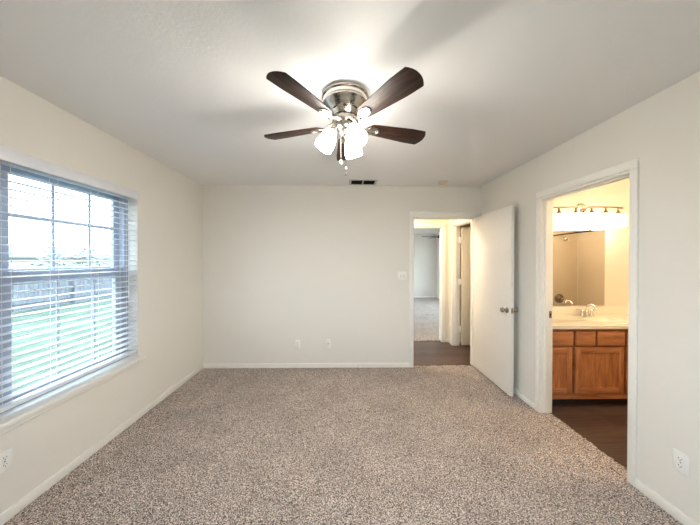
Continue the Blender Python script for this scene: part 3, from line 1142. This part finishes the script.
pts = [(x, bar_y(x), 0.108) for x in np.linspace(-0.41, 0.38, 25)]
bar.tube(pts, 0.010, 10)
bar.tube([(0, -0.02, 0.118), (0, -0.150, 0.110)], 0.010, 10)
bar.build('light_bar', M['bronze'], vl)
shp = [(0.030, 0.040), (0.066, 0.036), (0.076, 0.028), (0.080, -0.030), (0.076, -0.100), (0.068, -0.112), (0.064, -0.110), (0.072, -0.098),
       (0.076, -0.030), (0.072, 0.025), (0.064, 0.031), (0.030, 0.035)]
for k in range(5):
    x = -0.35 + 0.167 * k
    y = bar_y(x)
    flat = Matrix.Translation((x, y, 0)) @ Matrix.Diagonal((1.06, 0.78, 1, 1))
    h = MB().lathe([(0, 0.112), (0.009, 0.112), (0.010, 0.070), (0.018, 0.058), (0.026, 0.046), (0.028, 0.036), (0, 0.036)], 20, Matrix.Translation((x, y, 0)))
    h.build('shade_holder', M['bronze'], vl)
    sd_ = MB().lathe(shp, 28, flat, close=True)
    sd_.build('lamp_shade', M['vanity_glass'], vl)

# tub alcove (seen in the mirror)
TX = 3.88
tb = thing('bathtub', 'ivory alcove bathtub reflected in the vanity mirror', 'bathtub', ((TX + BXR) / 2, 1.72, 0))
TO = tuple(tb.location)
t_ = MB()
t_.box(TX, TX + 0.075, BYF + 0.012, 2.49, 0.0, 0.40, 0.015)
t_.box(TX + 0.075, BXR - 0.014, BYF + 0.012, BYF + 0.09, 0.0, 0.40, 0.012)
t_.box(TX + 0.075, BXR - 0.014, 2.41, 2.49, 0.0, 0.40, 0.012)
t_.box(BXR - 0.075, BXR - 0.014, BYF + 0.09, 2.41, 0.0, 0.40, 0.012)
t_.box(TX + 0.075, BXR - 0.075, BYF + 0.09, 2.41, 0.0, 0.06)
t_.build('tub_shell', M['surround'], tb, TO)
su = thing('shower_surround', 'beige shower wall panels reflected in the vanity mirror', 'shower surround', ((TX + BXR) / 2, 1.72, 0.402))
SO = tuple(su.location)
MB().box(TX, BXR - 0.012, BYF, BYF + 0.010, 0.402, 1.83, 0.003).build('end_panel', M['surround'], su, SO)
sp = MB().box(BXR - 0.012, BXR, BYF + 0.0, 2.5, 0.402, 1.83, 0.003)
sp.build('side_panel', M['surround'], su, SO)
MB().box(BXR - 0.09, BXR - 0.012, 1.60, 1.86, 1.00, 1.04, 0.01).build('soap_shelf', M['surround'], su, SO)
MB().tube([(BXR - 0.020, BYF + 0.018, 0.41), (BXR - 0.020, BYF + 0.018, 1.83)], 0.010, 10).build('corner_seam', M['marble'], su, SO)
rod = MB()
rp = [(TX + 0.02 - 0.10 * math.sin(PI * k / 16), BYF + (BYB - BYF) * k / 16, 1.895) for k in range(17)]
rod.tube(rp, 0.013, 10)
ro = rod.build('shower_rod', M['rod'], origin=(TX, 1.75, 1.895))
tag(ro, 'dark curved shower rod reflected at top of vanity mirror', 'shower rod')
m4 = Matrix.Translation((4.24, BYF + 0.01, 1.90))
sh = MB().lathe([(0, 0.02), (0.012, 0.018), (0.016, 0.0), (0.040, -0.035), (0.038, -0.042), (0, -0.042)], 20,
                m4 @ Matrix.Translation((0, 0.125, -0.035)) @ Matrix.Rotation(R(35), 4, 'X')).build('shower_head', M['chrome'], su, SO)
MB().tube([(0, 0, 0), (0, 0.06, 0.01), (0, 0.12, -0.03)], 0.009, 10, m4).build('shower_arm', M['chrome'], sh, SO)
m4 = Matrix.Translation((4.24, BYF + 0.01, 0.70))
vv = MB().lathe([(0, 0), (0.090, 0), (0.088, 0.008), (0.05, 0.016), (0.03, 0.05), (0, 0.052)], 32, m4 @ Matrix.Rotation(R(-90), 4, 'X')).build('shower_valve', M['knob'], su, SO)
MB().tube([(0, 0.045, 0), (0.05, 0.06, 0.01), (0.12, 0.065, -0.05)], [0.014, 0.011, 0.008], 10, m4).build('lever', M['chrome'], vv, SO)

# ------------------------------------------------------------------ far room fan (one blade end shows)
ff = thing('ceiling_fan', 'dark ceiling fan in the far room beyond the hall doorway', 'ceiling fan', (3.28, 8.7, HC))
MB().lathe([(0, 0), (0.07, 0), (0.06, -0.03), (0.02, -0.05), (0.02, -0.14), (0.10, -0.16), (0.12, -0.20), (0.10, -0.25), (0, -0.26)], 28).build('motor_housing', M['fan_dark'], ff)
bb = MB().prism([(0.12, -0.05), (0.62, -0.068), (0.65, 0), (0.62, 0.068), (0.12, 0.05)], -0.004, 0.004, 0.001)
fb = bb.build('fan_blade', M['fan_dark'], ff)
fb.location = (0, 0, -0.205)
for k in range(5):
    o = fb if k == 0 else fb.copy()
    if k:
        COL.objects.link(o)
        o.parent = ff
    o.rotation_euler = (R(-12), 0, R(180 + 72 * k))

# ------------------------------------------------------------------ outdoors
struct(MB().box(-70, -2.02, -45, 80, -0.40, -0.30).box(-2.02, 40, -45, -0.84, -0.40, -0.30).box(4.8, 40, -0.84, 80, -0.40, -0.30).build('lawn', M['grass'], smooth=False))
fe = thing('wood_fence', 'weathered grey board fence across the bright lawn outside the window', 'fence', (-10.8, 9.0, -0.30))
FO = tuple(fe.location)
rnd = random.Random(4)
bd = MB()
y = -4.0
while y < 26:
    h = 1.42 + rnd.uniform(-0.012, 0.012)
    bd.box(-10.80 + rnd.uniform(-.006, .006), -10.78, y, y + 0.135, -0.28, -0.30 + h)
    y += 0.147
bd.build('fence_boards', M['fence'], fe, FO, smooth=False)
rl = MB()
for z in (-0.05, 0.9):
    rl.box(-10.78, -10.74, -4.0, 26, z, z + 0.09)
rl.build('fence_rails', M['fence'], fe, FO)
for k in range(13):
    yy = -4 + 2.44 * k
    MB().box(-10.74, -10.65, yy, yy + 0.09, -0.30, 1.05, 0.004).build('fence_post', M['fence'], fe, FO)
ho = thing('neighbour_house', 'low pale house with grey roof beyond the fence', 'house', (-28, 24, -0.30))
HO = tuple(ho.location)
MB().box(-32, -26, -2, 46, -0.30, 1.60).build('house_wall', M['siding'], ho, HO, smooth=False)
rf = MB().prism([(-33, 1.55), (-25.4, 1.55), (-25.4, 1.68), (-29.2, 2.75), (-33, 1.68)], -3, 47, 0,
                Matrix(((1, 0, 0, 0), (0, 0, 1, 0), (0, 1, 0, 0), (0, 0, 0, 1))))
rf.build('house_roof', M['shingle'], ho, HO, smooth=False)


def bush(name, label, loc, h, w, seed, group):
    rn = random.Random(seed)
    t = thing(name, label, 'bush', loc, group=group)
    tr = MB()
    for k in range(4):
        a = k * 1.7
        tr.tube([(0.1 * math.cos(a), 0.1 * math.sin(a), 0), (0.2 * math.cos(a), 0.2 * math.sin(a), h * .3), (0.5 * w * math.cos(a) * .5, 0.5 * w * math.sin(a) * .5, h * .7)], [0.05, 0.04, 0.015], 6)
    tr.build('stems', M['bark'], t)
    lf = MB()
    for k in range(700):
        a, b_ = rn.uniform(0, 2 * PI), rn.gauss(0, 0.42)
        rr = w * 0.5 * rn.uniform(0.5, 1.0)
        p = Vector((rr * math.cos(a) * math.cos(b_), rr * math.sin(a) * math.cos(b_), h * 0.6 + h * 0.42 * math.sin(b_) * rn.uniform(.6, 1.2)))
        m4 = Matrix.Translation(p) @ Matrix.Rotation(rn.uniform(0, 6), 4, 'Z') @ Matrix.Rotation(rn.uniform(-1, 1), 4, 'X')
        s_ = rn.uniform(.06, .12)
        vs = [lf.bm.verts.new(m4 @ Vector(q)) for q in ((-s_, 0, 0), (0, -s_ * .5, 0.01), (s_, 0, 0), (0, s_ * .5, 0.01))]
        lf.bm.faces.new(vs)
    lf.build('leaves', M['leaf'], t)


bush('garden_bush', 'loose leafy bush behind the fence, seen through middle panes', (-13.2, 13.0, -0.30), 2.5, 2.6, 2, None)
bush('garden_bush', 'loose leafy bush behind the fence, seen through right panes', (-13.8, 16.6, -0.30), 2.4, 2.4, 3, None)
